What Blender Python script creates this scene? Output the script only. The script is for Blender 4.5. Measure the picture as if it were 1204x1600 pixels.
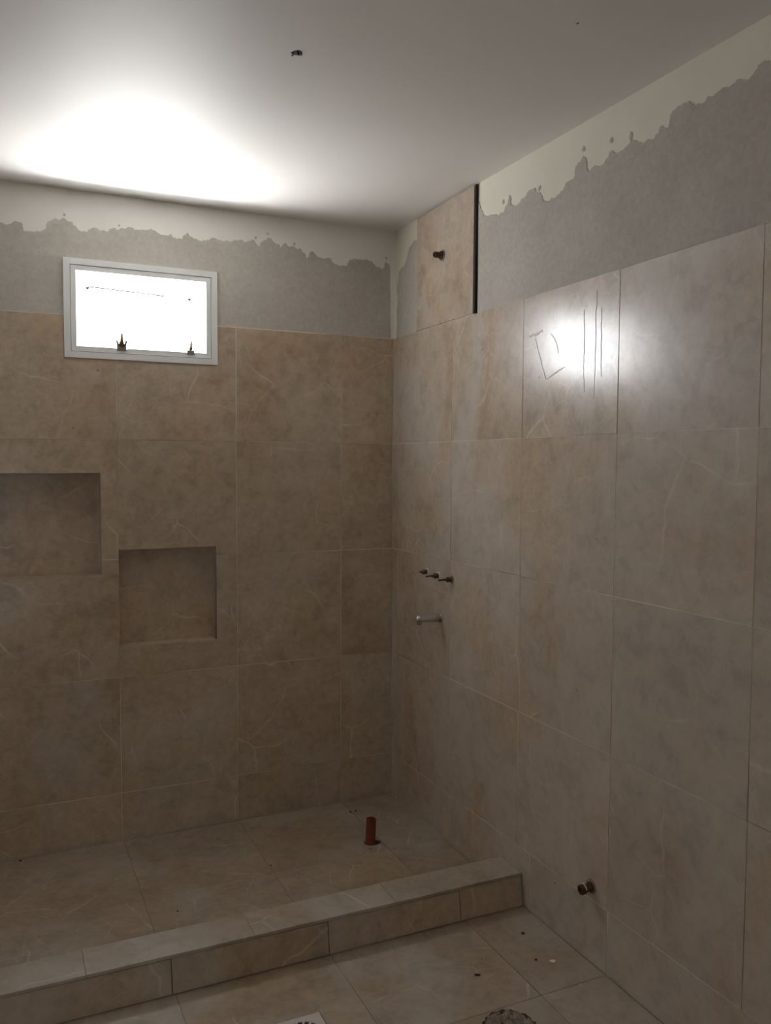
import bpy, bmesh, math, random
from mathutils import Vector, Matrix, noise
from mathutils.geometry import tessellate_polygon

for o in list(bpy.data.objects):
    bpy.data.objects.remove(o, do_unlink=True)
S = bpy.context.scene
C = S.collection
PI = math.pi
random.seed(7)

# ------------------------------------------------------------------ camera
cam_d = bpy.data.cameras.new('camera')
cam = bpy.data.objects.new('camera', cam_d)
C.objects.link(cam)
AX = Vector((0.9086407, -0.41755136, 0.00478879))
AY = Vector((0.01935169, 0.05356169, 0.99837701))
AZ = -Vector((0.41713017, 0.90707332, -0.05674866))
cam.matrix_world = Matrix(((AX.x, AY.x, AZ.x, -1.5450774), (AX.y, AY.y, AZ.y, -3.2901509),
                           (AX.z, AY.z, AZ.z, 1.450789), (0, 0, 0, 1)))
cam_d.sensor_fit = 'HORIZONTAL'
cam_d.sensor_width = 36.0
cam_d.lens = 1315.26 / 1204 * 36.0
cam_d.clip_start = 0.02
S.camera = cam

# ------------------------------------------------------------------ view and sky
S.view_settings.view_transform = 'Standard'
S.view_settings.look = 'None'
S.view_settings.gamma = 1.0
S.view_settings.use_curve_mapping = False
S.view_settings.exposure = 0.13
SKY, GROUND = 8.0, 8.0
w = bpy.data.worlds.new('daylight')
S.world = w
w.use_nodes = True
nt = w.node_tree
nt.nodes.clear()
wo = nt.nodes.new('ShaderNodeOutputWorld')
wb = nt.nodes.new('ShaderNodeBackground')
tc = nt.nodes.new('ShaderNodeTexCoord')
sp = nt.nodes.new('ShaderNodeSeparateXYZ')
rp = nt.nodes.new('ShaderNodeValToRGB')
mp = nt.nodes.new('ShaderNodeMapRange')
mp.inputs['From Min'].default_value = -1
nt.links.new(tc.outputs['Generated'], sp.inputs[0])
nt.links.new(sp.outputs['Z'], mp.inputs['Value'])
nt.links.new(mp.outputs[0], rp.inputs['Fac'])
rp.color_ramp.elements[0].position = 0.0
rp.color_ramp.elements[0].color = (GROUND, GROUND * .985, GROUND * .93, 1)
rp.color_ramp.elements[1].position = 1.0
rp.color_ramp.elements[1].color = (SKY * .86, SKY * .94, SKY * 1.06, 1)
e = rp.color_ramp.elements.new(.485); e.color = (GROUND, GROUND * .985, GROUND * .93, 1)
e = rp.color_ramp.elements.new(.515); e.color = (SKY * .95, SKY * .98, SKY * 1.02, 1)
nt.links.new(rp.outputs[0], wb.inputs['Color'])
nt.links.new(wb.outputs[0], wo.inputs[0])

WX0, WX1, WZ0, WZ1 = -1.318, -0.758, 1.834, 2.192       # window outline on the far wall
# daylight scattered by the obscured pane: a rectangle the size of the glass, just outside it
pd = bpy.data.lights.new('window_daylight', 'AREA')
pd.shape = 'RECTANGLE'; pd.size = WX1 - WX0 - .088; pd.size_y = WZ1 - WZ0 - .088
pd.energy = 6.9
pd.color = (.96, .985, 1.02)
po = bpy.data.objects.new('window_daylight', pd)
po.location = ((WX0 + WX1) / 2, 0.011, (WZ0 + WZ1) / 2)
po.rotation_euler = (-PI / 2, 0, 0)                       # -Z points to -Y, into the room
C.objects.link(po)

# sunlit ledge outside, just under the window: its light goes up through the pane to the ceiling
ld = bpy.data.lights.new('ledge_bounce', 'AREA')
ld.shape = 'RECTANGLE'; ld.size = .62; ld.size_y = .06
ld.energy = 14.5
ld.color = (1.0, .985, .965)
lo_ = bpy.data.objects.new('ledge_bounce', ld)
lo_.location = ((WX0 + WX1) / 2, 0.120, 1.828)
lo_.rotation_euler = (PI, 0, 0)                          # -Z points up
C.objects.link(lo_)

# added soft fill lamp behind the camera, standing in for a doorway
dd = bpy.data.lights.new('rear_fill_light', 'AREA')
dd.shape = 'RECTANGLE'; dd.size = 0.8; dd.size_y = 2.0
dd.energy = 2.6
dd.color = (.93, .97, 1.0)
do = bpy.data.objects.new('rear_fill_light', dd)
do.location = (-1.75, -4.12, 1.05)
do.rotation_euler = (PI / 2, 0, 0)                        # -Z points to +Y
C.objects.link(do)

# ------------------------------------------------------------------ materials
def mat(name):
    m = bpy.data.materials.new(name)
    m.use_nodes = True
    return m, m.node_tree, m.node_tree.nodes['Principled BSDF']

def N(nt, t, **k):
    n = nt.nodes.new(t)
    for a, b in k.items():
        if hasattr(n, a): setattr(n, a, b)
        else: n.inputs[a.replace('_', ' ')].default_value = b
    return n

def ramp(nt, src, stops):
    r = nt.nodes.new('ShaderNodeValToRGB')
    e = r.color_ramp.elements
    e[0].position, e[0].color = stops[0][0], col4(stops[0][1])
    e[1].position, e[1].color = stops[-1][0], col4(stops[-1][1])
    for p, c in stops[1:-1]:
        x = e.new(p); x.color = col4(c)
    nt.links.new(src, r.inputs[0])
    return r.outputs[0]

def col4(c):
    return (c, c, c, 1) if isinstance(c, (int, float)) else (c[0], c[1], c[2], 1)

def mixc(nt, fac, a, b, mode='MIX'):
    m = nt.nodes.new('ShaderNodeMix'); m.data_type = 'RGBA'; m.blend_type = mode
    if hasattr(fac, 'links'): nt.links.new(fac, m.inputs[0])
    else: m.inputs[0].default_value = fac
    for s, v in ((m.inputs[6], a), (m.inputs[7], b)):
        if hasattr(v, 'links'): nt.links.new(v, s)
        else: s.default_value = col4(v)
    return m.outputs[2]

def math_(nt, op, a, b=None, clamp=False):
    m = nt.nodes.new('ShaderNodeMath'); m.operation = op; m.use_clamp = clamp
    for s, v in ((m.inputs[0], a), (m.inputs[1], b)):
        if v is None: continue
        if hasattr(v, 'links'): nt.links.new(v, s)
        else: s.default_value = v
    return m.outputs[0]

def noise_(nt, vec, scale, detail=4, rough=.5, dist=0):
    n = nt.nodes.new('ShaderNodeTexNoise')
    n.inputs['Scale'].default_value = scale; n.inputs['Detail'].default_value = detail
    n.inputs['Roughness'].default_value = rough; n.inputs['Distortion'].default_value = dist
    nt.links.new(vec, n.inputs['Vector'])
    return n.outputs['Fac']

def bump(nt, h, strength, dist, bsdf):
    b = nt.nodes.new('ShaderNodeBump')
    b.inputs['Strength'].default_value = strength; b.inputs['Distance'].default_value = dist
    nt.links.new(h, b.inputs['Height'])
    nt.links.new(b.outputs[0], bsdf.inputs['Normal'])

def stone_tile(name, tint, rough_lo, rough_hi, dust=.3, coat=.6):
    m, nt, b = mat(name)
    tc = nt.nodes.new('ShaderNodeTexCoord')
    at = nt.nodes.new('ShaderNodeAttribute'); at.attribute_name = 'tile_seed'
    sc = nt.nodes.new('ShaderNodeVectorMath'); sc.operation = 'SCALE'; sc.inputs['Scale'].default_value = 9
    nt.links.new(at.outputs['Color'], sc.inputs[0])
    ad = nt.nodes.new('ShaderNodeVectorMath'); ad.operation = 'ADD'
    nt.links.new(tc.outputs['Object'], ad.inputs[0]); nt.links.new(sc.outputs[0], ad.inputs[1])
    v = ad.outputs[0]
    wv = tc.outputs['Object']
    t = tint
    base = ramp(nt, noise_(nt, v, 3.2, 5, .6, .6), [(.3, (t[0] * .86, t[1] * .84, t[2] * .80)), (.5, t), (.72, (t[0] * 1.13, t[1] * 1.14, t[2] * 1.17))])
    # rusty brown clouds of the stone print
    cl = ramp(nt, noise_(nt, v, 2.6, 5, .6, .35), [(.42, 0), (.72, 1)])
    base = mixc(nt, math_(nt, 'MULTIPLY', cl, .6), base, (t[0] * .86, t[1] * .70, t[2] * .50))
    # fine mottling
    fm = ramp(nt, noise_(nt, v, 38, 5, .65), [(.3, .86), (.7, 1.1)])
    base = mixc(nt, 1, base, fm, 'MULTIPLY')
    # pale hairline veins, broken up (planar coordinates of each tile face)
    uv = nt.nodes.new('ShaderNodeUVMap'); uv.uv_map = 'tile_uv'
    pa = nt.nodes.new('ShaderNodeVectorMath'); pa.operation = 'ADD'
    nt.links.new(uv.outputs[0], pa.inputs[0]); nt.links.new(sc.outputs[0], pa.inputs[1])
    pv = pa.outputs[0]
    vo = nt.nodes.new('ShaderNodeTexVoronoi'); vo.voronoi_dimensions = '2D'; vo.feature = 'DISTANCE_TO_EDGE'; vo.inputs['Scale'].default_value = 3.6
    wn = nt.nodes.new('ShaderNodeTexNoise'); wn.inputs['Scale'].default_value = 4.5; wn.inputs['Detail'].default_value = 2.5
    nt.links.new(pv, wn.inputs['Vector'])
    wm = nt.nodes.new('ShaderNodeVectorMath'); wm.operation = 'MULTIPLY_ADD'
    nt.links.new(wn.outputs['Color'], wm.inputs[0]); wm.inputs[1].default_value = (.15, .15, .15); nt.links.new(pv, wm.inputs[2])
    nt.links.new(wm.outputs[0], vo.inputs['Vector'])
    line = ramp(nt, vo.outputs['Distance'], [(.0, 1), (.020, 0)])
    lmask = ramp(nt, noise_(nt, v, 5.5, 3), [(.5, 0), (.66, 1)])
    vm = math_(nt, 'MULTIPLY', line, lmask)
    base = mixc(nt, math_(nt, 'MULTIPLY', vm, .55), base, (.82, .75, .64))
    # second finer net of scratches
    vo2 = nt.nodes.new('ShaderNodeTexVoronoi'); vo2.voronoi_dimensions = '2D'; vo2.feature = 'DISTANCE_TO_EDGE'; vo2.inputs['Scale'].default_value = 12
    w2 = nt.nodes.new('ShaderNodeVectorMath'); w2.operation = 'MULTIPLY_ADD'
    nt.links.new(wn.outputs['Color'], w2.inputs[0]); w2.inputs[1].default_value = (.07, .07, .07); nt.links.new(pv, w2.inputs[2])
    nt.links.new(w2.outputs[0], vo2.inputs['Vector'])
    l2 = ramp(nt, vo2.outputs['Distance'], [(.0, 1), (.03, 0)])
    m2 = ramp(nt, noise_(nt, v, 4.1, 2), [(.55, 0), (.7, 1)])
    base = mixc(nt, math_(nt, 'MULTIPLY', math_(nt, 'MULTIPLY', l2, m2), .42), base, (.78, .71, .60))
    # building dust wiped over the glaze
    sw = nt.nodes.new('ShaderNodeVectorMath'); sw.operation = 'MULTIPLY'; sw.inputs[1].default_value = (1, 1, .6)
    nt.links.new(wv, sw.inputs[0])
    du = ramp(nt, noise_(nt, sw.outputs[0], 2.1, 6, .55, 1.0), [(.56 - dust * .3, 0), (.76 - dust * .3, 1)])
    base = mixc(nt, math_(nt, 'MULTIPLY', du, .25 + dust * .45), base, (.60, .57, .535))
    # mid-size darker flecks
    fl = ramp(nt, noise_(nt, v, 13, 5, .7, .4), [(.36, .86), (.5, 1.0), (.66, 1.06)])
    base = mixc(nt, 1, base, fl, 'MULTIPLY')
    # per-tile shade
    sh = nt.nodes.new('ShaderNodeSeparateColor'); nt.links.new(at.outputs['Color'], sh.inputs[0])
    pt = math_(nt, 'ADD', math_(nt, 'MULTIPLY', sh.outputs[0], .10), .95)
    base = mixc(nt, 1, base, pt, 'MULTIPLY')
    # scattered dark pock marks
    vp = nt.nodes.new('ShaderNodeTexVoronoi'); vp.inputs['Scale'].default_value = 7
    nt.links.new(wv, vp.inputs['Vector'])
    pk = ramp(nt, vp.outputs['Distance'], [(.016, 1), (.024, 0)])
    base = mixc(nt, math_(nt, 'MULTIPLY', pk, .8), base, (.07, .05, .035))
    nt.links.new(base, b.inputs['Base Color'])
    r = ramp(nt, noise_(nt, wv, 6, 4, .6), [(.3, rough_lo), (.7, rough_hi)])
    nt.links.new(r, b.inputs['Roughness'])
    b.inputs['Specular IOR Level'].default_value = .6
    b.inputs['Coat Weight'].default_value = coat; b.inputs['Coat Roughness'].default_value = .42
    h = math_(nt, 'ADD', math_(nt, 'MULTIPLY', noise_(nt, v, 3, 2), 1.0), math_(nt, 'MULTIPLY', noise_(nt, v, 120, 3), .03))
    bump(nt, h, .35, .004, b)
    return m

M_WALL = stone_tile('wall_tile_glaze', (.55, .445, .335), .22, .221, .25, .5)
M_WALLR = stone_tile('dusty_wall_tile_glaze', (.54, .42, .305), .215, .216, .68, .55)
M_FLOOR = stone_tile('floor_tile_glaze', (.41, .33, .248), .40, .50, .3, .3)
M_CAP = stone_tile('cap_tile_glaze', (.415, .345, .265), .34, .5, .5, .3)

def plain(name, c, rough=.6, metal=0, nscale=20, namp=.12, bstr=0, bdist=.002, bscale=80):
    m, nt, b = mat(name)
    tc = nt.nodes.new('ShaderNodeTexCoord')
    f = noise_(nt, tc.outputs['Object'], nscale, 4, .6)
    c1 = tuple(x * (1 - namp) for x in c); c2 = tuple(min(1, x * (1 + namp)) for x in c)
    nt.links.new(ramp(nt, f, [(.3, c1), (.7, c2)]), b.inputs['Base Color'])
    b.inputs['Roughness'].default_value = rough
    b.inputs['Metallic'].default_value = metal
    if bstr: bump(nt, noise_(nt, tc.outputs['Object'], bscale, 4, .6), bstr, bdist, b)
    return m

def grout_mat():
    m, nt, b = mat('grout')
    tc = nt.nodes.new('ShaderNodeTexCoord')
    f = noise_(nt, tc.outputs['Object'], 2.2, 3, .6)
    nt.links.new(ramp(nt, f, [(.30, (.22, .17, .12)), (.42, (.52, .44, .35)), (.55, (.82, .74, .62))]), b.inputs['Base Color'])
    b.inputs['Roughness'].default_value = .85
    return m

M_GROUT = grout_mat()
M_FGROUT = plain('dirty_floor_grout', (.24, .18, .125), .9, nscale=5, namp=.4)
M_EDGE = plain('tile_edge', (.42, .37, .30), .8)
M_CEIL = plain('ceiling_paint', (.86, .84, .81), .55, nscale=1.5, namp=.015)
M_PAINT_R = plain('cream_wall_paint', (.85, .82, .70), .8, nscale=6, namp=.03, bstr=.15, bscale=40)
M_PAINT = plain('white_wall_paint', (.88, .85, .80), .8, nscale=6, namp=.03, bstr=.15, bscale=40)
M_REAR = plain('plaster_rear', (.76, .71, .63), .8, nscale=3, namp=.05)
M_DARK = plain('dark_void', (.03, .026, .022), .9)
M_ALU = plain('white_lacquered_frame', (.88, .89, .88), .35, nscale=8, namp=.02)
M_GASK = plain('black_gasket', (.10, .10, .10), .7)
M_MASON = plain('masonry', (.5, .48, .44), .9)
M_CHROME = plain('chrome', (.58, .57, .55), .22, .9, nscale=30, namp=.08)
M_BRASS = plain('tarnished_brass', (.12, .075, .042), .42, .6, nscale=90, namp=.4)
M_RUST = plain('rusty_copper', (.12, .045, .022), .6, .3, nscale=120, namp=.5, bstr=.3, bscale=250)
M_PVC = plain('orange_brown_plastic', (.21, .05, .02), .5, nscale=30, namp=.15)
M_PVCIN = plain('plastic_inside', (.16, .04, .02), .7)
M_CEM = plain('cement', (.30, .245, .185), .95, nscale=60, namp=.35, bstr=.6, bdist=.003, bscale=120)
M_CRUMB = plain('dark_crumb', (.05, .035, .025), .9)
M_PALE = plain('pale_crumb', (.75, .70, .60), .9)
M_DRAIN = plain('white_drain_plastic', (.70, .64, .60), .4, nscale=25, namp=.08)
M_SMEAR = plain('dried_smear', (.54, .48, .41), .42, nscale=60, namp=.3)
M_WIRE = plain('grey_wire', (.35, .35, .33), .6)

def mortar_mat():
    m, nt, b = mat('adhesive_mortar')
    tc = nt.nodes.new('ShaderNodeTexCoord')
    v = tc.outputs['Object']
    base = ramp(nt, noise_(nt, v, 4, 5, .65, .4), [(.3, (.50, .465, .42)), (.7, (.585, .55, .50))])
    fine = ramp(nt, noise_(nt, v, 70, 4, .6), [(.3, .9), (.7, 1.07)])
    base = mixc(nt, 1, base, fine, 'MULTIPLY')
    nt.links.new(base, b.inputs['Base Color'])
    b.inputs['Roughness'].default_value = .9
    bump(nt, noise_(nt, v, 25, 5, .6), .35, .004, b)
    return m
M_MORT = mortar_mat()

def glass_mat():
    m, nt, b = mat('window_glass')
    out = nt.nodes['Material Output']
    tr = nt.nodes.new('ShaderNodeBsdfTransparent'); tr.inputs[0].default_value = (.96, .96, .96, 1)
    gl = nt.nodes.new('ShaderNodeBsdfGlossy'); gl.inputs['Roughness'].default_value = .02
    mx = nt.nodes.new('ShaderNodeMixShader')
    mx.inputs[0].default_value = .04; nt.links.new(tr.outputs[0], mx.inputs[1]); nt.links.new(gl.outputs[0], mx.inputs[2])
    nt.links.new(mx.outputs[0], out.inputs[0])
    return m
M_GLASS = glass_mat()

# ------------------------------------------------------------------ object helpers
def obj(name, bm, m, parent=None, smooth=False, recalc=True):
    if recalc: bmesh.ops.recalc_face_normals(bm, faces=bm.faces)
    me = bpy.data.meshes.new(name)
    bm.to_mesh(me); bm.free()
    for p in me.polygons: p.use_smooth = smooth
    for x in (m if isinstance(m, (list, tuple)) else [m]): me.materials.append(x)
    o = bpy.data.objects.new(name, me)
    C.objects.link(o)
    if parent:
        o.parent = parent
        o.matrix_parent_inverse = Matrix.Translation(parent.location).inverted() if parent.location.length else Matrix()
    return o

def struct(o):
    o['kind'] = 'structure'
    return o

def tag(o, label, cat, group=None):
    o['label'] = label; o['category'] = cat
    if group: o['group'] = group
    return o

def thing(name, loc, label, cat, group=None):
    o = bpy.data.objects.new(name, None)
    o.location = loc; o.empty_display_size = .05
    C.objects.link(o)
    return tag(o, label, cat, group)

def box(bm, x0, x1, y0, y1, z0, z1):
    vs = [bm.verts.new((x, y, z)) for x in (x0, x1) for y in (y0, y1) for z in (z0, z1)]
    for f in ((0, 1, 3, 2), (4, 6, 7, 5), (0, 4, 5, 1), (2, 3, 7, 6), (0, 2, 6, 4), (1, 5, 7, 3)):
        bm.faces.new([vs[i] for i in f])

def bevel_all(bm, off, seg=1):
    bmesh.ops.bevel(bm, geom=list(bm.edges), offset=off, segments=seg, affect='EDGES', profile=.5)

def lathe(bm, prof, org, axis, n=24, close=True):
    """prof: list of (radius, distance along axis)"""
    a = Vector(axis).normalized()
    u = a.orthogonal().normalized(); v = a.cross(u)
    rings = []
    for r, d in prof:
        c = Vector(org) + a * d
        if r < 1e-6: rings.append([bm.verts.new(c)])
        else: rings.append([bm.verts.new(c + (u * math.cos(2 * PI * k / n) + v * math.sin(2 * PI * k / n)) * r) for k in range(n)])
    for A, B in zip(rings, rings[1:]):
        for k in range(n):
            j = (k + 1) % n
            if len(A) == 1 and len(B) == 1: continue
            if len(A) == 1: bm.faces.new((A[0], B[k], B[j]))
            elif len(B) == 1: bm.faces.new((A[k], A[j], B[0]))
            else: bm.faces.new((A[k], A[j], B[j], B[k]))
    if close:
        for R_ in (rings[0], rings[-1]):
            if len(R_) > 2: bm.faces.new(R_)

def tube(bm, pts, rads, n=10):
    pts = [Vector(p) for p in pts]
    rings = []
    for i, p in enumerate(pts):
        t = (pts[min(i + 1, len(pts) - 1)] - pts[max(i - 1, 0)]).normalized()
        u = t.cross(Vector((.13, .31, .94))).normalized(); v = t.cross(u)
        rings.append([bm.verts.new(p + (u * math.cos(2 * PI * k / n) + v * math.sin(2 * PI * k / n)) * rads[i]) for k in range(n)])
    for A, B in zip(rings, rings[1:]):
        for k in range(n):
            bm.faces.new((A[k], A[(k + 1) % n], B[(k + 1) % n], B[k]))
    bm.faces.new(rings[0]); bm.faces.new(rings[-1])

MAPB = lambda u, v, w: Vector((u, -w, v))      # far wall, u along x, w into the room
MAPR = lambda u, v, w: Vector((-w, u, v))      # right wall, u along y
MAPF = lambda u, v, w: Vector((u, v, w))       # floor

def uniq(a):
    r = []
    for x in sorted(a):
        if not r or x - r[-1] > 1e-6: r.append(x)
    return r

def slab(bm, u0, u1, v0, v1, w0, w1, holes, mp, closed=True):
    """a slab with rectangular holes, as one watertight mesh; w1 is the room side"""
    U = uniq([u0, u1] + [h[k] for h in holes for k in (0, 1) if u0 < h[k] < u1])
    V = uniq([v0, v1] + [h[k] for h in holes for k in (2, 3) if v0 < h[k] < v1])
    def solid(i, j):
        if i < 0 or j < 0 or i >= len(U) - 1 or j >= len(V) - 1: return False
        cu, cv = (U[i] + U[i + 1]) / 2, (V[j] + V[j + 1]) / 2
        return not any(h[0] < cu < h[1] and h[2] < cv < h[3] for h in holes)
    cache = {}
    def vt(i, j, w):
        k = (i, j, w)
        if k not in cache: cache[k] = bm.verts.new(mp(U[i], V[j], w))
        return cache[k]
    for i in range(len(U) - 1):
        for j in range(len(V) - 1):
            if not solid(i, j): continue
            bm.faces.new((vt(i, j, w1), vt(i + 1, j, w1), vt(i + 1, j + 1, w1), vt(i, j + 1, w1)))
            if closed: bm.faces.new((vt(i, j, w0), vt(i + 1, j, w0), vt(i + 1, j + 1, w0), vt(i, j + 1, w0)))
            for di, dj, a, b in ((-1, 0, (i, j), (i, j + 1)), (1, 0, (i + 1, j), (i + 1, j + 1)), (0, -1, (i, j), (i + 1, j)), (0, 1, (i, j + 1), (i + 1, j + 1))):
                if not solid(i + di, j + dj):
                    bm.faces.new((vt(*a, w0), vt(*b, w0), vt(*b, w1), vt(*a, w1)))

def tiling(name, rects, holes, mp, thick, m, parent, gap=.0022, lift=None, tilt=.0004, lip=.0003):
    """square-edged tiles as one cladding mesh: every tile has its own shade, height and slight tilt"""
    big = bmesh.new()
    ax = (1, 2) if mp is MAPR else (0, 1) if m in (M_FLOOR, M_CAP) else (0, 2)
    lay = big.loops.layers.float_color.new('tile_seed')
    for (u0, u1, v0, v1) in rects:
        a, b = min(u0, u1) + gap / 2, max(u0, u1) - gap / 2
        c, d = min(v0, v1) + gap / 2, max(v0, v1) - gap / 2
        hs = [h for h in holes if h[0] < b and h[1] > a and h[2] < d and h[3] > c]
        if any(h[0] <= a and h[1] >= b and h[2] <= c and h[3] >= d for h in hs): continue
        off = -random.random() * lip
        tu, tv = random.uniform(-tilt, tilt) / .45, random.uniform(-tilt, tilt) / .45
        cu, cv = (a + b) / 2, (c + d) / 2
        if lift: off += lift(cu, cv)
        bm = bmesh.new()
        slab(bm, a, b, c, d, -thick, off, hs, lambda u, v, w: mp(u, v, w + (0 if w < -thick * .9 else (u - cu) * tu + (v - cv) * tv)), closed=False)
        bmesh.ops.dissolve_limit(bm, angle_limit=.0005, verts=bm.verts, edges=bm.edges)
        sharp = [e for e in bm.edges if len(e.link_faces) == 2 and e.calc_face_angle(0) > .6]
        bmesh.ops.bevel(bm, geom=sharp, offset=.0007, segments=1, affect='EDGES')
        seed = (random.random(), random.random(), random.random(), 1)
        me = bpy.data.meshes.new('t'); bm.to_mesh(me); bm.free()
        nf = len(big.faces)
        big.from_mesh(me)
        big.faces.ensure_lookup_table()
        for k in range(nf, len(big.faces)):
            for l in big.faces[k].loops: l[lay] = seed
        bpy.data.meshes.remove(me)
    uvl = big.loops.layers.uv.new('tile_uv')
    for f in big.faces:
        for l in f.loops: l[uvl].uv = (l.vert.co[ax[0]], l.vert.co[ax[1]])
    return obj(name, big, m, parent)

H = 2.438
XL, YR = -2.45, -4.15

# ------------------------------------------------------------------ far wall
ROWS = [0.0, .187, .637, 1.087, 1.537, 1.984]
BC = [0.0, -.237, -.684, -1.138, -1.590, -2.04, XL]
N1 = (-1.568, -1.200, 1.031, 1.412)
N2 = (-1.138, -.768, .751, 1.123)
WIN = (WX0, WX1, WZ0, WZ1)
ins = lambda h, d: (h[0] - d, h[1] + d, h[2] - d, h[3] + d)

bm = bmesh.new()
slab(bm, XL - .15, .16, -.12, H + .1, -.085, -.010, [ins(N1, .008), ins(N2, .008), ins(WIN, -.004)], MAPB)
wall_back = struct(obj('wall_back', bm, M_PAINT))
rects = [(BC[i + 1], BC[i], ROWS[j], ROWS[j + 1]) for i in range(len(BC) - 1) for j in range(5)]
cl = tiling('tile_cladding', rects, [N1, N2, WIN], MAPB, .009, M_WALL, wall_back)
bm = bmesh.new()
slab(bm, XL, 0.0, 0, 1.9872, -.0098, -.0008, [N1, N2, WIN], MAPB)
obj('grout', bm, M_GROUT, wall_back)
# two recessed niches lined with the same tile
def niche(n):
    dep = .070
    bm = bmesh.new()
    u0, u1, v0, v1 = n
    g = .0012
    # lining drawn as five thin tiles
    parts = [(u0 - .007, u1 + .007, dep, dep + .007, v0 - .007, v1 + .007),
             (u0 - .007, u0, .001, dep - g, v0 - .007, v1 + .007), (u1, u1 + .007, .001, dep - g, v0 - .007, v1 + .007),
             (u0 + g, u1 - g, -.0006, dep - g, v0 - .007, v0 + .001), (u0 + g, u1 - g, .001, dep - g, v1, v1 + .007)]
    lay = bm.loops.layers.float_color.new('tile_seed')
    for p in parts:
        n0 = len(bm.faces)
        box(bm, *p)
        bm.faces.ensure_lookup_table()
        s = (random.random(), random.random(), random.random(), 1)
        for f in list(bm.faces)[n0:]:
            for l in f.loops: l[lay] = s
    uvl = bm.loops.layers.uv.new('tile_uv')
    for f in bm.faces:
        for l in f.loops: l[uvl].uv = (l.vert.co.x + l.vert.co.y, l.vert.co.z + l.vert.co.y)
    return obj('niche', bm, M_WALL, wall_back)
niche(N1); niche(N2)

# ragged layers of adhesive mortar on the white paint
def ragged(pts, amp=.16, depth=3, seed=1):
    rnd = random.Random(seed)
    P = [Vector(p) for p in pts]
    for k in range(depth):
        Q = []
        for a, b in zip(P, P[1:]):
            d = b - a; L = d.length
            n = Vector((-d.y, d.x)) / max(L, 1e-6)
            Q.append(a)
            if L > .006: Q.append(a + d * (.5 + rnd.uniform(-.12, .12)) + n * L * rnd.uniform(-amp, amp))
        Q.append(P[-1]); P = Q
        amp *= 1.08
    return [(p.x, p.y) for p in P]

def plate(bm, poly, w0, w1, mp):
    tris = tessellate_polygon([[Vector((x, y, 0)) for x, y in poly]])
    top = [bm.verts.new(mp(x, y, w1)) for x, y in poly]
    low = [bm.verts.new(mp(x, y, w0)) for x, y in poly]
    for t in tris:
        try: bm.faces.new([top[i] for i in t])
        except ValueError: pass
    for i in range(len(poly)):
        j = (i + 1) % len(poly)
        bm.faces.new((top[i], top[j], low[j], low[i]))

EB = [(-1.522, 2.293), (-1.454, 2.301), (-1.444, 2.271), (-1.419, 2.272), (-1.37, 2.291), (-1.365, 2.314), (-1.311, 2.332), (-1.283, 2.322), (-1.262, 2.297), (-1.204, 2.311), (-1.121, 2.314), (-1.052, 2.322), (-0.968, 2.313), (-0.887, 2.306), (-0.867, 2.332), (-0.83, 2.312), (-0.766, 2.324), (-0.69, 2.321), (-0.606, 2.335), (-0.587, 2.312), (-0.551, 2.351), (-0.527, 2.337), (-0.495, 2.317), (-0.476, 2.337), (-0.438, 2.324), (-0.389, 2.28), (-0.362, 2.319), (-0.323, 2.293), (-0.284, 2.299), (-0.216, 2.27), (-0.135, 2.307), (-0.052, 2.273), (-0.032, 2.307), (-0.012, 2.288)]
EB = [(XL, 2.30), (-2.2, 2.33), (-1.95, 2.29), (-1.75, 2.32)] + [(round(x, 3), z) for x, z in EB]
poly = ragged(EB, .2, 4, seed=3) + [(-.008, 1.985), (WX1, 1.985), (WX1, WZ1 - .002), (WX0, WZ1 - .002), (WX0, 1.985), (XL, 1.985)]
bm = bmesh.new()
plate(bm, poly, -.0105, -.0078, MAPB)
for (x, z, r) in ((-.551, 2.366, .005), (-.60, 2.345, .006), (-.03, 2.325, .005), (-.44, 2.338, .006), (-1.31, 2.345, .005), (-1.12, 2.33, .004)):
    plate(bm, [(x + r * math.cos(a) * random.uniform(.5, 1.3), z + r * math.sin(a) * random.uniform(.5, 1.3)) for a in [2 * PI * k / 10 for k in range(10)]], -.0105, -.0082, MAPB)
obj('mortar_coat', bm, M_MORT, wall_back)

# ------------------------------------------------------------------ right wall
RC = [0.0, -.060, -.521, -.9865, -1.448, -1.923, -2.388, -2.853, -3.318, -3.783, YR]
bm = bmesh.new()
slab(bm, YR - .15, .0095, -.12, H + .1, -.16, -.010, [], MAPR)
wall_right = struct(obj('wall_right', bm, M_PAINT_R))
rects = [(RC[i + 1], RC[i], ROWS[j], ROWS[j + 1]) for i in range(len(RC) - 1) for j in range(1, 5)]
R0 = [0.0, -.060, -.521, -1.062, -1.448, -1.923, -2.388, -2.853, -3.318, -3.783, YR]
rects += [(R0[i + 1], R0[i], 0, .187) for i in range(len(R0) - 1)]
tiling('tile_cladding', rects, [], MAPR, .009, M_WALLR, wall_right)
bm = bmesh.new()
slab(bm, YR, 0, 0, 1.984, -.0098, -.0008, [], MAPR)
box(bm, .0008, .0098, -.672, -.226, 1.984, 1.990)
obj('grout', bm, M_GROUT, wall_right)
tl = tiling('high_tile', [(-.672, -.226, 1.985, 2.432)], [], MAPR, .009, M_WALLR, wall_right, lift=lambda a, b: .0035)
bm = bmesh.new()
box(bm, -.0005, .0098, -.6795, -.6735, 1.985, H - .003)
obj('edge_shade_strip', bm, M_DARK, wall_right)  # dark strip: shade along the high tile's side edge, put into the colour
E1 = [(-.014, 1.985), (-.016, 2.10), (-.020, 2.20), (-.035, 2.263), (-.09, 2.278), (-.132, 2.342), (-.213, 2.359), (-.225, 2.425)]
bm = bmesh.new()
plate(bm, ragged(E1, .10, 3, 5) + [(-.225, 1.985)], -.0105, -.0078, MAPR)
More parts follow.
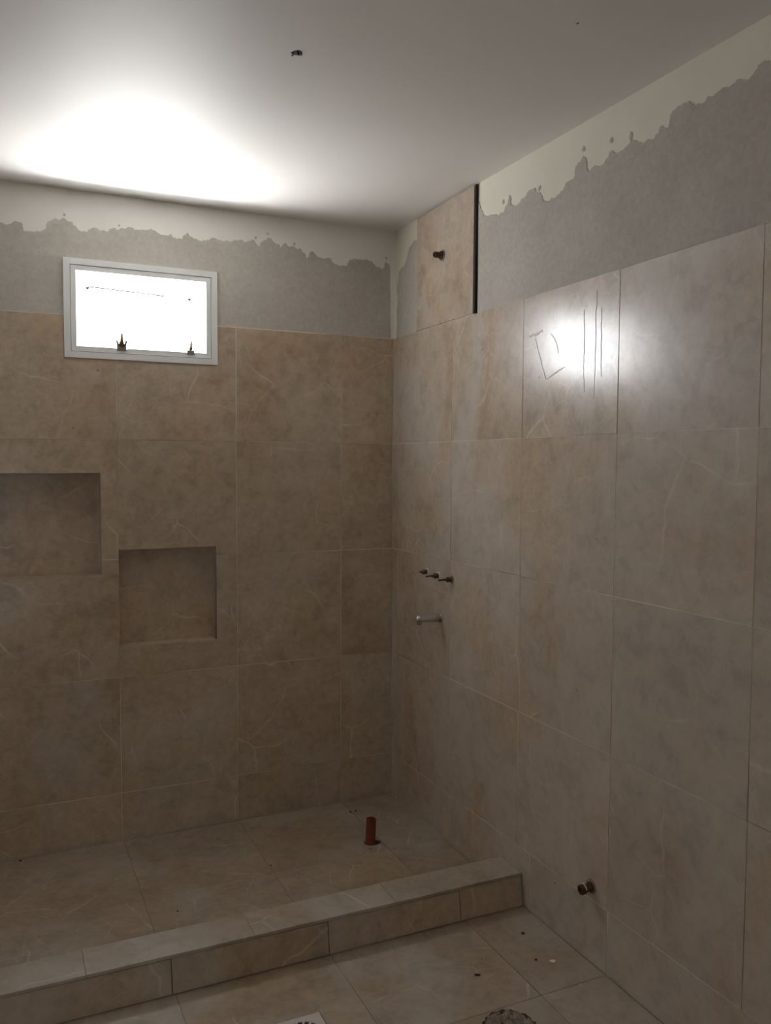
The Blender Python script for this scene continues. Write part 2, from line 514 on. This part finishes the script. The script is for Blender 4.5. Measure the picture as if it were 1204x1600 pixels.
E2 = [(-0.691, 2.369), (-0.718, 2.313), (-0.769, 2.304), (-0.842, 2.294), (-0.88, 2.342), (-0.896, 2.304), (-0.984, 2.32), (-1.055, 2.3), (-1.097, 2.257), (-1.174, 2.273), (-1.223, 2.292), (-1.264, 2.342), (-1.295, 2.289), (-1.376, 2.303), (-1.383, 2.317), (-1.426, 2.303), (-1.466, 2.317), (-1.517, 2.293), (-1.582, 2.316), (-1.61, 2.3), (-1.626, 2.338), (-1.695, 2.324), (-1.775, 2.329), (-1.85, 2.322), (-1.885, 2.342), (-1.926, 2.333)]
def lin(z0):   # the traced line drifts with the ceiling fit
    return z0
E2 = [(-.683, 2.375)] + E2 + [(-2.1, 2.31), (-2.4, 2.34), (-2.8, 2.30), (-3.3, 2.33), (YR, 2.31)]
plate(bm, ragged(E2, .2, 4, 11) + [(YR, 1.985), (-.683, 1.985)], -.0105, -.0078, MAPR)
for (x, z, r) in ((-1.268, 2.362, .007), (-1.39, 2.345, .006), (-.842, 2.33, .006), (-1.05, 2.315, .007), (-1.47, 2.33, .008)):
    plate(bm, [(x + r * math.cos(a) * random.uniform(.5, 1.2), z + 1.3 * r * math.sin(a) * random.uniform(.5, 1.3)) for a in [2 * PI * k / 10 for k in range(10)]], -.0105, -.0082, MAPR)
obj('mortar_coat', bm, M_MORT, wall_right)

# dried drips and wiped marks on the shiny tile
def strip(bm, pts, wd, mp, w=.0006):
    P = [Vector(p) for p in pts]
    n = len(P); L = []; R_ = []
    for i in range(n):
        t = (P[min(i + 1, n - 1)] - P[max(i - 1, 0)]).normalized()
        s = Vector((-t.y, t.x)) * wd * (.35 + .65 * math.sin(PI * (i + .6) / (n + .2)))
        L.append(bm.verts.new(mp(*(P[i] + s), w))); R_.append(bm.verts.new(mp(*(P[i] - s), w)))
    L0 = [bm.verts.new(v.co - (mp(0, 0, w) - mp(0, 0, -.001))) for v in L]
    R0_ = [bm.verts.new(v.co - (mp(0, 0, w) - mp(0, 0, -.001))) for v in R_]
    for i in range(n - 1):
        bm.faces.new((L[i], L[i + 1], R_[i + 1], R_[i]))
        bm.faces.new((L[i], L[i + 1], L0[i + 1], L0[i])); bm.faces.new((R_[i], R_[i + 1], R0_[i + 1], R0_[i]))
def wig(p, q, n, a, seed):
    r = random.Random(seed)
    p, q = Vector(p), Vector(q)
    return [p.lerp(q, k / n) + Vector((r.uniform(-a, a), r.uniform(-a, a))) for k in range(n + 1)]
smears = [(wig((-1.014, 1.858), (-1.095, 1.866), 9, .004, 1), .0034),
          (wig((-1.055, 1.845), (-1.112, 1.715), 12, .0022, 2), .0011),
          (wig((-1.112, 1.715), (-1.210, 1.745), 12, .0025, 3), .0020),
          ([(-1.10 - .075 * math.sin(a), 1.775 + .085 * math.cos(a)) for a in [.45 + .12 * k for k in range(9)]], .0010),
          (wig((-1.295, 1.90), (-1.300, 1.66), 14, .0022, 7), .0011),
          (wig((-1.350, 1.94), (-1.346, 1.64), 16, .0022, 8), .0012),
          (wig((-1.372, 1.89), (-1.376, 1.70), 12, .0015, 9), .0012)]
for pts, wd in smears:
    bm = bmesh.new(); strip(bm, pts, wd, MAPR); obj('dried_smear', bm, M_SMEAR, wall_right)

# ------------------------------------------------------------------ other walls, ceiling, floor
bm = bmesh.new(); box(bm, XL - .15, XL, YR, -.0095 + .0195, -.12, H + .1)
struct(obj('wall_left', bm, M_REAR))
bm = bmesh.new()
slab(bm, XL - .15, .16, -.12, H + .1, 0, .15, [(-2.15, -1.35, 0, 2.05)], lambda u, v, w: Vector((u, YR - w, v)))
struct(obj('wall_front', bm, M_REAR))
bm = bmesh.new(); box(bm, -2.15, -1.35, YR - .06, YR - .02, 0, 2.05)
d1 = struct(obj('door_1', bm, M_REAR))

def holed_plane(bm, x0, x1, y0, y1, z, holes, depth, mi=0, n=20):
    """flat plane with round holes; each hole is (x, y, r) and gets a dark cup of the given depth (signed)"""
    q = .03
    hs = [(x - q, x + q, y - q, y + q) for x, y, r in holes]
    U = uniq([x0, x1] + [k for h in hs for k in h[:2]]); V = uniq([y0, y1] + [k for h in hs for k in h[2:]])
    for i in range(len(U) - 1):
        for j in range(len(V) - 1):
            cu, cv = (U[i] + U[i + 1]) / 2, (V[j] + V[j + 1]) / 2
            hit = [k for k, h in enumerate(hs) if h[0] < cu < h[1] and h[2] < cv < h[3]]
            if not hit:
                bm.faces.new([bm.verts.new(p) for p in ((U[i], V[j], z), (U[i + 1], V[j], z), (U[i + 1], V[j + 1], z), (U[i], V[j + 1], z))])
    for (x, y, r), h in zip(holes, hs):
        out, inn, cup = [], [], []
        for k in range(n):
            a = 2 * PI * (k + .5) / n
            c, s = math.cos(a), math.sin(a); m_ = max(abs(c), abs(s))
            rr = r * (1 + .12 * math.sin(3 * a) + .07 * math.sin(7 * a + 1))
            out.append(bm.verts.new((x + q * c / m_, y + q * s / m_, z)))
            inn.append(bm.verts.new((x + rr * c, y + rr * s, z)))
            cup.append(bm.verts.new((x + rr * c, y + rr * s, z + depth)))
        for k in range(n):
            j = (k + 1) % n
            bm.faces.new((out[k], out[j], inn[j], inn[k]))
            bm.faces.new((inn[k], inn[j], cup[j], cup[k]))
        # corner fillers
        for sx in (-1, 1):
            for sy in (-1, 1):
                c = Vector((x + sx * q, y + sy * q, z))
                nb = sorted(out, key=lambda v: (v.co - c).length)[:2]
                bm.faces.new((nb[0], nb[1], bm.verts.new(c)))
    bmesh.ops.remove_doubles(bm, verts=bm.verts, dist=1e-5)

CH = [(-.8715, -1.304, .0135), (-.347, -1.701, .0035)]
bm = bmesh.new()
holed_plane(bm, XL - .15, .16, YR - .15, .2, H, CH, .04)
bmesh.ops.recalc_face_normals(bm, faces=bm.faces)
bm2 = bm
# closed slab above
box(bm2, XL - .15, .16, YR - .15, .2, H + .04, H + .14)
ceiling = struct(obj('ceiling', bm2, M_CEIL))

t = thing('ceiling_hole', (CH[0][0], CH[0][1], H), 'small dark hole in the white ceiling with grey cable ends poking out', 'ceiling hole')
bm = bmesh.new()
lathe(bm, [(.0128, .0), (.0128, .036), (.0001, .036)], (CH[0][0], CH[0][1], H + .001), (0, 0, 1), 16, False)
obj('dark_lining', bm, M_DARK, t)
for k, (dx, dy) in enumerate(((-.005, .004), (.004, -.003))):
    bm = bmesh.new()
    x, y = CH[0][0] + dx, CH[0][1] + dy
    tube(bm, [(x, y, H + .03), (x, y, H + .006), (x + dx * .6, y + dy * .4, H - .003), (x + dx * 1.3, y + dy, H - .006)], [.002] * 4, 8)
    obj('cable_end', bm, M_WIRE, t)
t = thing('screw_hole', (CH[1][0], CH[1][1], H), 'tiny dark pinhole in the ceiling towards the right wall', 'ceiling hole')
bm = bmesh.new()
lathe(bm, [(.0033, .0), (.0033, .03), (.0001, .03)], (CH[1][0], CH[1][1], H + .001), (0, 0, 1), 12, False)
obj('dark_lining', bm, M_DARK, t)

# floor: concrete base with grout bed and two tiled fields
bm = bmesh.new(); box(bm, XL - .15, .16, YR - .15, .2, -.14, -.0095)
floor = struct(obj('floor', bm, M_MASON))
bm = bmesh.new(); box(bm, XL, 0, YR, 0, -.0098, -.0011)
obj('grout', bm, M_FGROUT, floor)
FX = [0.0, -.232, -.684, -1.132, -1.58, -2.03, XL]
rects = [(FX[i + 1], FX[i], a, b) for i in range(len(FX) - 1) for a, b in ((-.482, -.001), (-.93, -.482))]
tiling('shower_tiles', rects, [], MAPF, .009, M_FLOOR, floor, gap=.0018)
OX = [0.0, -.221, -.679, -1.13, -1.58, -2.03, XL]
OY = [-1.0, -1.448, -1.9, -2.35, -2.8, -3.25, -3.7, YR]
rects = [(OX[i + 1], OX[i], OY[j + 1], OY[j]) for i in range(len(OX) - 1) for j in range(len(OY) - 1)]
tiling('floor_tiles', rects, [], MAPF, .009, M_FLOOR, floor, gap=.0018)

# ------------------------------------------------------------------ window
win = bpy.data.objects.new('window_1', None)
win.location = ((WX0 + WX1) / 2, 0, WZ0)
C.objects.link(win); win['kind'] = 'structure'
def ring(bm, u0, u1, v0, v1, wd, w0, w1):
    o_ = [(u0, v0), (u1, v0), (u1, v1), (u0, v1)]
    i_ = [(u0 + wd, v0 + wd), (u1 - wd, v0 + wd), (u1 - wd, v1 - wd), (u0 + wd, v1 - wd)]
    for k in range(4):
        j = (k + 1) % 4
        q = [o_[k], o_[j], i_[j], i_[k]]
        a = [bm.verts.new(MAPB(*p, w0)) for p in q]; b = [bm.verts.new(MAPB(*p, w1)) for p in q]
        bm.faces.new(a); bm.faces.new(b)
        for m_ in range(4):
            n_ = (m_ + 1) % 4
            bm.faces.new((a[m_], a[n_], b[n_], b[m_]))
bm = bmesh.new()
ring(bm, WX0, WX1, WZ0, WZ1, .0225, -.008, .0045)
ring(bm, WX0 + .008, WX1 - .008, WZ0 + .008, WZ1 - .008, .012, -.040, -.008)
obj('window_frame', bm, M_ALU, win)
bm = bmesh.new()
ring(bm, WX0 + .0205, WX1 - .0205, WZ0 + .0205, WZ1 - .0205, .004, -.020, -.0015)
obj('gasket', bm, M_GASK, win)
bm = bmesh.new()
ring(bm, WX0 + .0245, WX1 - .0245, WZ0 + .0245, WZ1 - .0245, .0185, -.022, .0015)
sash = obj('window_sash', bm, M_ALU, win)
g0 = (WX0 + .042, WX1 - .042, WZ0 + .042, WZ1 - .042)
bm = bmesh.new(); box(bm, g0[0], g0[1], .004, .008, g0[2], g0[3])
obj('glass_pane', bm, M_GLASS, win)
def latch(x, s):
    z = WZ0 + .043
    bm = bmesh.new(); box(bm, x - .018 * s, x + .018 * s, -.006, .003, z - .008, z + .010 * s)
    bevel_all(bm, .0008)
    l = obj('latch', bm, M_CHROME, win)
    bm = bmesh.new()
    lathe(bm, [(.009 * s, 0), (.009 * s, .010), (.005 * s, .013)], (x, .002, z + .018 * s), (0, -1, 0), 14)
    tube(bm, [(x, -.006, z + .018 * s), (x, -.010, z + .034 * s), (x + .001, -.009, z + .052 * s)], [.007 * s, .006 * s, .0045 * s], 10)
    if s > .9:
        for sx in (-1, 1):
            tube(bm, [(x, -.004, z + .006), (x + sx * .014, -.005, z + .014), (x + sx * .018, -.005, z + .028)], [.0045, .0045, .004], 8)
    obj('latch_lever', bm, M_BRASS, l)
latch(-1.118, 1.0); latch(-.862, .8)
for x, z in ((-1.235, 2.088), (-.865, 2.078)):
    bm = bmesh.new()
    lathe(bm, [(.0068, 0), (.0068, .003), (.004, .0050), (.0001, .0050)], (x, .004, z), (0, -1, 0), 12)
    obj('glass_screw', bm, M_WIRE, win)
bm = bmesh.new(); tube(bm, [(-1.232, .0015, 2.094), (-.96, .0015, 2.083)], [.0034, .0034], 6)
obj('stay_bar', bm, M_WIRE, win)

# ------------------------------------------------------------------ curb between shower and room
t = thing('shower_curb', (-1.2, -.965, 0), 'low tile-clad curb running to the right wall between shower and room floor', 'curb')
bm = bmesh.new(); box(bm, XL + .001, -.001, -1.008, -.908, -.001, .098)
obj('masonry_core', bm, M_MASON, t)
seams = [-.0015, -.236, -.682, -1.140, -1.59, -2.04, XL + .001]
mface = lambda u, v, w: Vector((u, -1.018 - (.108 - v) * .14 - w, v))
rects = [(seams[i + 1], seams[i], .0005, .0965) for i in range(6)]
f = tiling('face_tiles', rects, [], mface, .009, M_WALL, t)
mback = lambda u, v, w: Vector((u, -.900 + w, v))
tiling('rear_tiles', rects, [], mback, .008, M_WALL, t)
cs = [-.0015, -.46, -.905, -1.36, -1.81, XL + .001]
tiling('cap_tiles', [(cs[i + 1], cs[i], -1.0235, -.8955) for i in range(5)], [], lambda u, v, w: Vector((u, v, .108 + w)), .0095, M_CAP, t, gap=.0008, tilt=.0003)

# ------------------------------------------------------------------ taps, spout, pipe stubs
def valve(y, z, label, bend, rough_collar):
    t = thing('valve_stem', (0, y, z), label, 'valve stem', 'bare valve stems above the bath spout')
    bm = bmesh.new()
    n = 14; ring_ = []
    lathe(bm, [(.0155, 0), (.0150, .002), (.0105, .0035), (.010, .0035)], (0, y, z), (-1, 0, 0), 18)
    obj('plaster_ring', bm, M_CEM if rough_collar else M_DRAIN, t)
    bm = bmesh.new()
    lathe(bm, [(.0105, .0005), (.0105, .009), (.0085, .010), (.0085, .014), (.0115, .0145), (.0115, .020), (.007, .022), (.0055, .026)], (0, y, z), (-1, 0, 0), 6)
    obj('valve_body', bm, M_BRASS, t, False)
    bm = bmesh.new()
    tube(bm, [(-.024, y, z), (-.038, y, z + .001), (-.046, y, z - bend * .3), (-.056, y, z - bend)], [.0038, .0036, .0030, .0034], 10)
    obj('spindle', bm, M_CHROME if bend > .003 else M_BRASS, t, True)
valve(-.330, 1.024, 'bare brass valve stem nearest the far wall corner, its tip bent down', .0075, False)
valve(-.427, 1.020, 'middle of the three bare brass valve stems above the spout', .001, False)
valve(-.530, 1.018, 'bare dark valve stem furthest from the corner, beside the tile joint', 0, True)

t = thing('bath_spout', (0, -.445, .858), 'chrome spout on the right wall below the three valve stems', 'spout')
bm = bmesh.new()
lathe(bm, [(.0175, 0), (.0175, .003), (.0165, .005), (.0155, .005)], (0, -.445, .858), (-1, 0, 0), 28)
obj('wall_flange', bm, M_CHROME, t, True)
bm = bmesh.new()
def orings(bm, spec, n=24):
    rings = []
    for d, zc, ry, rz in spec:
        rings.append([bm.verts.new((-d, -.445 + ry * math.cos(2 * PI * k / n), zc + rz * math.sin(2 * PI * k / n))) for k in range(n)])
    for A, B in zip(rings, rings[1:]):
        for k in range(n): bm.faces.new((A[k], A[(k + 1) % n], B[(k + 1) % n], B[k]))
    bm.faces.new(rings[0]); bm.faces.new(rings[-1])
orings(bm, [(.004, .858, .0150, .0150), (.03, .8595, .0148, .0148), (.07, .8615, .0145, .0145), (.092, .8615, .0142, .0142), (.102, .860, .0130, .0132), (.107, .858, .0100, .0105), (.109, .857, .005, .005)])
obj('spout_body', bm, M_CHROME, t, True)
bm = bmesh.new()
lathe(bm, [(.0105, 0), (.0105, .010), (.0085, .012), (.0085, .008), (.0001, .008)], (-.092, -.445, .850), (0, 0, -1), 20, False)
obj('aerator', bm, M_CHROME, t, True)

t = thing('shower_pipe_stub', (0, -.44, 2.24), 'short rusty pipe stub with a wall ring on the high tile near the ceiling', 'pipe stub')
bm = bmesh.new()
lathe(bm, [(.0215, .0035), (.0215, .0060), (.0185, .0075), (.0165, .0060), (.0165, .0035)], (0, -.44, 2.24), (-1, 0, 0), 28)
obj('wall_ring', bm, M_WIRE, t, True)
bm = bmesh.new()
lathe(bm, [(.0155, .003), (.0155, .012), (.0125, .014), (.0115, .016), (.0115, .036), (.0105, .038), (.0075, .038), (.0075, .024), (.0001, .024)], (0, -.44, 2.24), (-1, 0, 0), 18, False)
obj('pipe_end', bm, M_RUST, t)

t = thing('wall_pipe_stub', (0, -1.376, .226), 'short dark copper pipe stub low on the right wall beyond the curb', 'pipe stub')
bm = bmesh.new()
pl = []
for k in range(22):
    a = 2 * PI * k / 22; r = .021 * random.uniform(.82, 1.15)
    pl.append((-1.376 + r * math.cos(a), .226 + r * math.sin(a)))
plate(bm, pl, -.001, .0012, MAPR)
obj('mortar_ring', bm, M_CEM, t)
bm = bmesh.new()
lathe(bm, [(.0145, 0), (.0145, .008), (.012, .010), (.012, .026), (.0145, .027), (.0145, .038), (.0135, .040), (.0095, .040), (.0095, .028), (.0001, .028)], (0, -1.376, .226), (-1, 0, -.06), 18, False)
obj('pipe_end', bm, M_RUST, t)
bm = bmesh.new()
tube(bm, [Vector((-.028 + .0, -1.376 + .0150 * math.cos(a), .225 + .0150 * math.sin(a))) for a in [PI * .15 + PI * .8 * k / 10 for k in range(11)]], [.0018] * 11, 6)
obj('pale_top_band', bm, M_PALE, t, True)  # pale band over the upper half of the pipe end

# drain pipe standing up from the shower floor
t = thing('drain_pipe', (-.275, -.402, 0), 'upright stub of orange-brown plastic pipe on the shower floor', 'drain pipe')
bm = bmesh.new()
n = 32
ox, oy, r0, r1 = -.275, -.402, .0195, .0170
lo, li, to, ti = [], [], [], []
for k in range(n):
    a = 2 * PI * k / n
    c, s = math.cos(a), math.sin(a)
    z = .094 + .004 * -c + .002 * math.sin(2 * a + .6) + random.uniform(-.0008, .0008)
    lx = .0045
    lo.append(bm.verts.new((ox + r0 * c, oy + r0 * s, 0))); to.append(bm.verts.new((ox + lx + r0 * c, oy + r0 * s, z)))
    ti.append(bm.verts.new((ox + lx + r1 * c, oy + r1 * s, z))); li.append(bm.verts.new((ox + .001 + r1 * c, oy + r1 * s, .01)))
for k in range(n):
    j = (k + 1) % n
    bm.faces.new((lo[k], lo[j], to[j], to[k])); bm.faces.new((to[k], to[j], ti[j], ti[k])); bm.faces.new((ti[k], ti[j], li[j], li[k]))
bm.faces.new(li)
obj('pipe_wall', bm, M_PVC, t, False)
bm = bmesh.new()
pl = []
for k in range(28):
    a = 2 * PI * k / 28
    r = .0235 + (.016 * max(0, math.cos(a + .35)) ** 3) + random.uniform(-.0015, .0015)
    pl.append((ox + r * math.cos(a), oy + r * math.sin(a)))
plate(bm, pl, -.0008, .0007, MAPF)
obj('cut_ring_and_blot', bm, M_CRUMB, t)  # dark ring of the cut hole, with a dark blot to the right

# square floor drain with radial slots
t = thing('floor_drain', (-.868, -1.335, 0), 'square pale plastic floor drain with radial slots, by the lower picture edge', 'floor drain')
bm = bmesh.new()
cx, cy, hw, n = -.868, -1.334, .066, 48
zt, zl = .0035, -.0005
def ringpts(r, sq=False):
    o_ = []
    for k in range(n):
        a = 2 * PI * (k + .0) / n
        c, s = math.cos(a), math.sin(a)
        q = r / max(abs(c), abs(s)) if sq else r
        o_.append((cx + q * c, cy + q * s))
    return o_
O, A_, B_, Cc = ringpts(hw, True), ringpts(.050), ringpts(.020), ringpts(.014)
def vr(P, z): return [bm.verts.new((x, y, z)) for x, y in P]
Ot, Ob, At, Bt, Ct = vr(O, zt), vr(O, zl), vr(A_, zt), vr(B_, zt), vr(Cc, zt)
Ab, Bb = vr(A_, zl), vr(B_, zl)
for k in range(n):
    j = (k + 1) % n
    bm.faces.new((Ot[k], Ot[j], At[j], At[k])); bm.faces.new((Ot[k], Ot[j], Ob[j], Ob[k]))
    bm.faces.new((Bt[k], Bt[j], Ct[j], Ct[k]))
    if k % 3 == 0:
        bm.faces.new((At[k], At[j], Bt[j], Bt[k]))
        bm.faces.new((At[k], Ab[k], Bb[k], Bt[k])); bm.faces.new((At[j], Ab[j], Bb[j], Bt[j]))
    else:
        bm.faces.new((At[k], At[j], Ab[j], Ab[k])); bm.faces.new((Bt[k], Bt[j], Bb[j], Bb[k]))
bm.faces.new(Ct)
obj('grate', bm, M_DRAIN, t)
bm = bmesh.new(); lathe(bm, [(.052, 0), (.052, .0009)], (cx, cy, -.0003), (0, 0, 1), 32)
obj('dark_well', bm, M_DARK, t)
bm = bmesh.new()
o1, i1 = hw + .003, hw - .0003
for a, b, c_, d in ((-o1, o1, i1, o1), (-o1, o1, -o1, -i1), (-o1, -i1, -i1, i1), (i1, o1, -i1, i1)):
    box(bm, cx + a, cx + b, cy + c_, cy + d, -.0006, .0006)
obj('edge_gap', bm, M_CRUMB, t)

# ragged waste opening stuffed with cement
t = thing('waste_opening', (-.372, -1.525, 0), 'ragged round opening packed with rough cement in the room floor at the lower picture edge', 'pipe opening')
bm = bmesh.new()
pl = []
for k in range(44):
    a = 2 * PI * k / 44; r = .071 * random.uniform(.93, 1.06)
    pl.append((-.372 + r * math.cos(a), -1.525 + r * math.sin(a)))
plate(bm, pl, -.0008, .0008, MAPF)
obj('broken_rim', bm, M_CRUMB, t)
bm = bmesh.new()
G = 34
grid = {}
for i in range(G + 1):
    for j in range(G + 1):
        x, y = (i / G * 2 - 1) * .068, (j / G * 2 - 1) * .068
        if x * x + y * y > .0668 ** 2: continue
        p = Vector((x * 60, y * 60, 3.1))
        h = .0055 + .009 * noise.noise(p) + .006 * noise.noise(p * 2.3)
        edge = 1 - (x * x + y * y) / .068 ** 2
        h = max(-.0004, h * min(1, edge * 5)) if edge < .3 else max(-.0004, h)
        grid[i, j] = bm.verts.new((-.372 + x + random.uniform(-.0006, .0006), -1.525 + y + random.uniform(-.0006, .0006), h))
for (i, j) in list(grid):
    k = [(i, j), (i + 1, j), (i + 1, j + 1), (i, j + 1)]
    if all(q in grid for q in k): bm.faces.new([grid[q] for q in k])
obj('cement_fill', bm, M_CEM, t)

# ------------------------------------------------------------------ crumbs left on the floors
def crumb(x, y, r, m, name, label, group, sx=1.0):
    bm = bmesh.new()
    bmesh.ops.create_icosphere(bm, subdivisions=2, radius=r)
    for v in bm.verts:
        k = 1 + .45 * noise.noise(v.co * (1.4 / r) + Vector((x * 50, y * 50, 0)))
        v.co = Vector((v.co.x * k * sx, v.co.y * k, max(v.co.z * .6 * k, -r * .4)))
    o = obj(name, bm, m, None, True)
    o.location = (x, y, r * .4)
    o.rotation_euler[2] = random.random() * 3
    tag(o, label, 'crumb', group)
    return o
dk = [(-.236, -.110, .0042, 'dark mortar crumb behind the drain pipe, left one of a close pair'),
      (-.212, -.107, .0042, 'dark mortar crumb behind the drain pipe, right one of a close pair'),
      (-.296, -.452, .0026, 'tiny dark crumb just in front of the drain pipe'),
      (-.470, -.715, .0036, 'dark crumb on the shower floor just behind the curb, in the middle'),
      (-.677, -.425, .0030, 'dark crumb at the meeting of two shower floor joints'),
      (-1.044, -.604, .0034, 'dark crumb in the middle of the left shower floor tile in front'),
      (-1.498, -.020, .0040, 'dark crumb against the far wall at the left picture edge')]
for x, y, r, l in dk: crumb(x, y, r, M_CRUMB, 'mortar_crumb', l, 'crumbs on the shower floor')
for x, y, r, l in ((-.010, -.012, .0042, 'pale crumb in the far corner of the shower floor'),
                   (-1.47, -.20, .0030, 'pale crumb on the shower floor near the left picture edge'),
                   (-1.20, -.300, .0030, 'pale crumb on the left shower floor, further from the far wall')):
    crumb(x, y, r, M_PALE, 'plaster_crumb', l, 'crumbs on the shower floor')
crumb(-.095, -1.172, .0048, M_CRUMB, 'mortar_crumb', 'dark crumb on the room floor nearest the curb end', 'crumbs on the room floor')
crumb(-.139, -1.304, .0036, M_CRUMB, 'mortar_crumb', 'small dark crumb on the room floor beside the pale plaster spot', 'crumbs on the room floor')
crumb(-.335, -1.297, .0040, M_CRUMB, 'wood_splinter', 'thin dark splinter lying on the room floor', 'crumbs on the room floor', 2.2)
o = crumb(-.098, -1.329, .0075, M_PALE, 'plaster_spot', 'pale flat plaster spot on the room floor near the right wall', 'crumbs on the room floor', 1.3)
o.scale.z = .25; o.location.z = .001
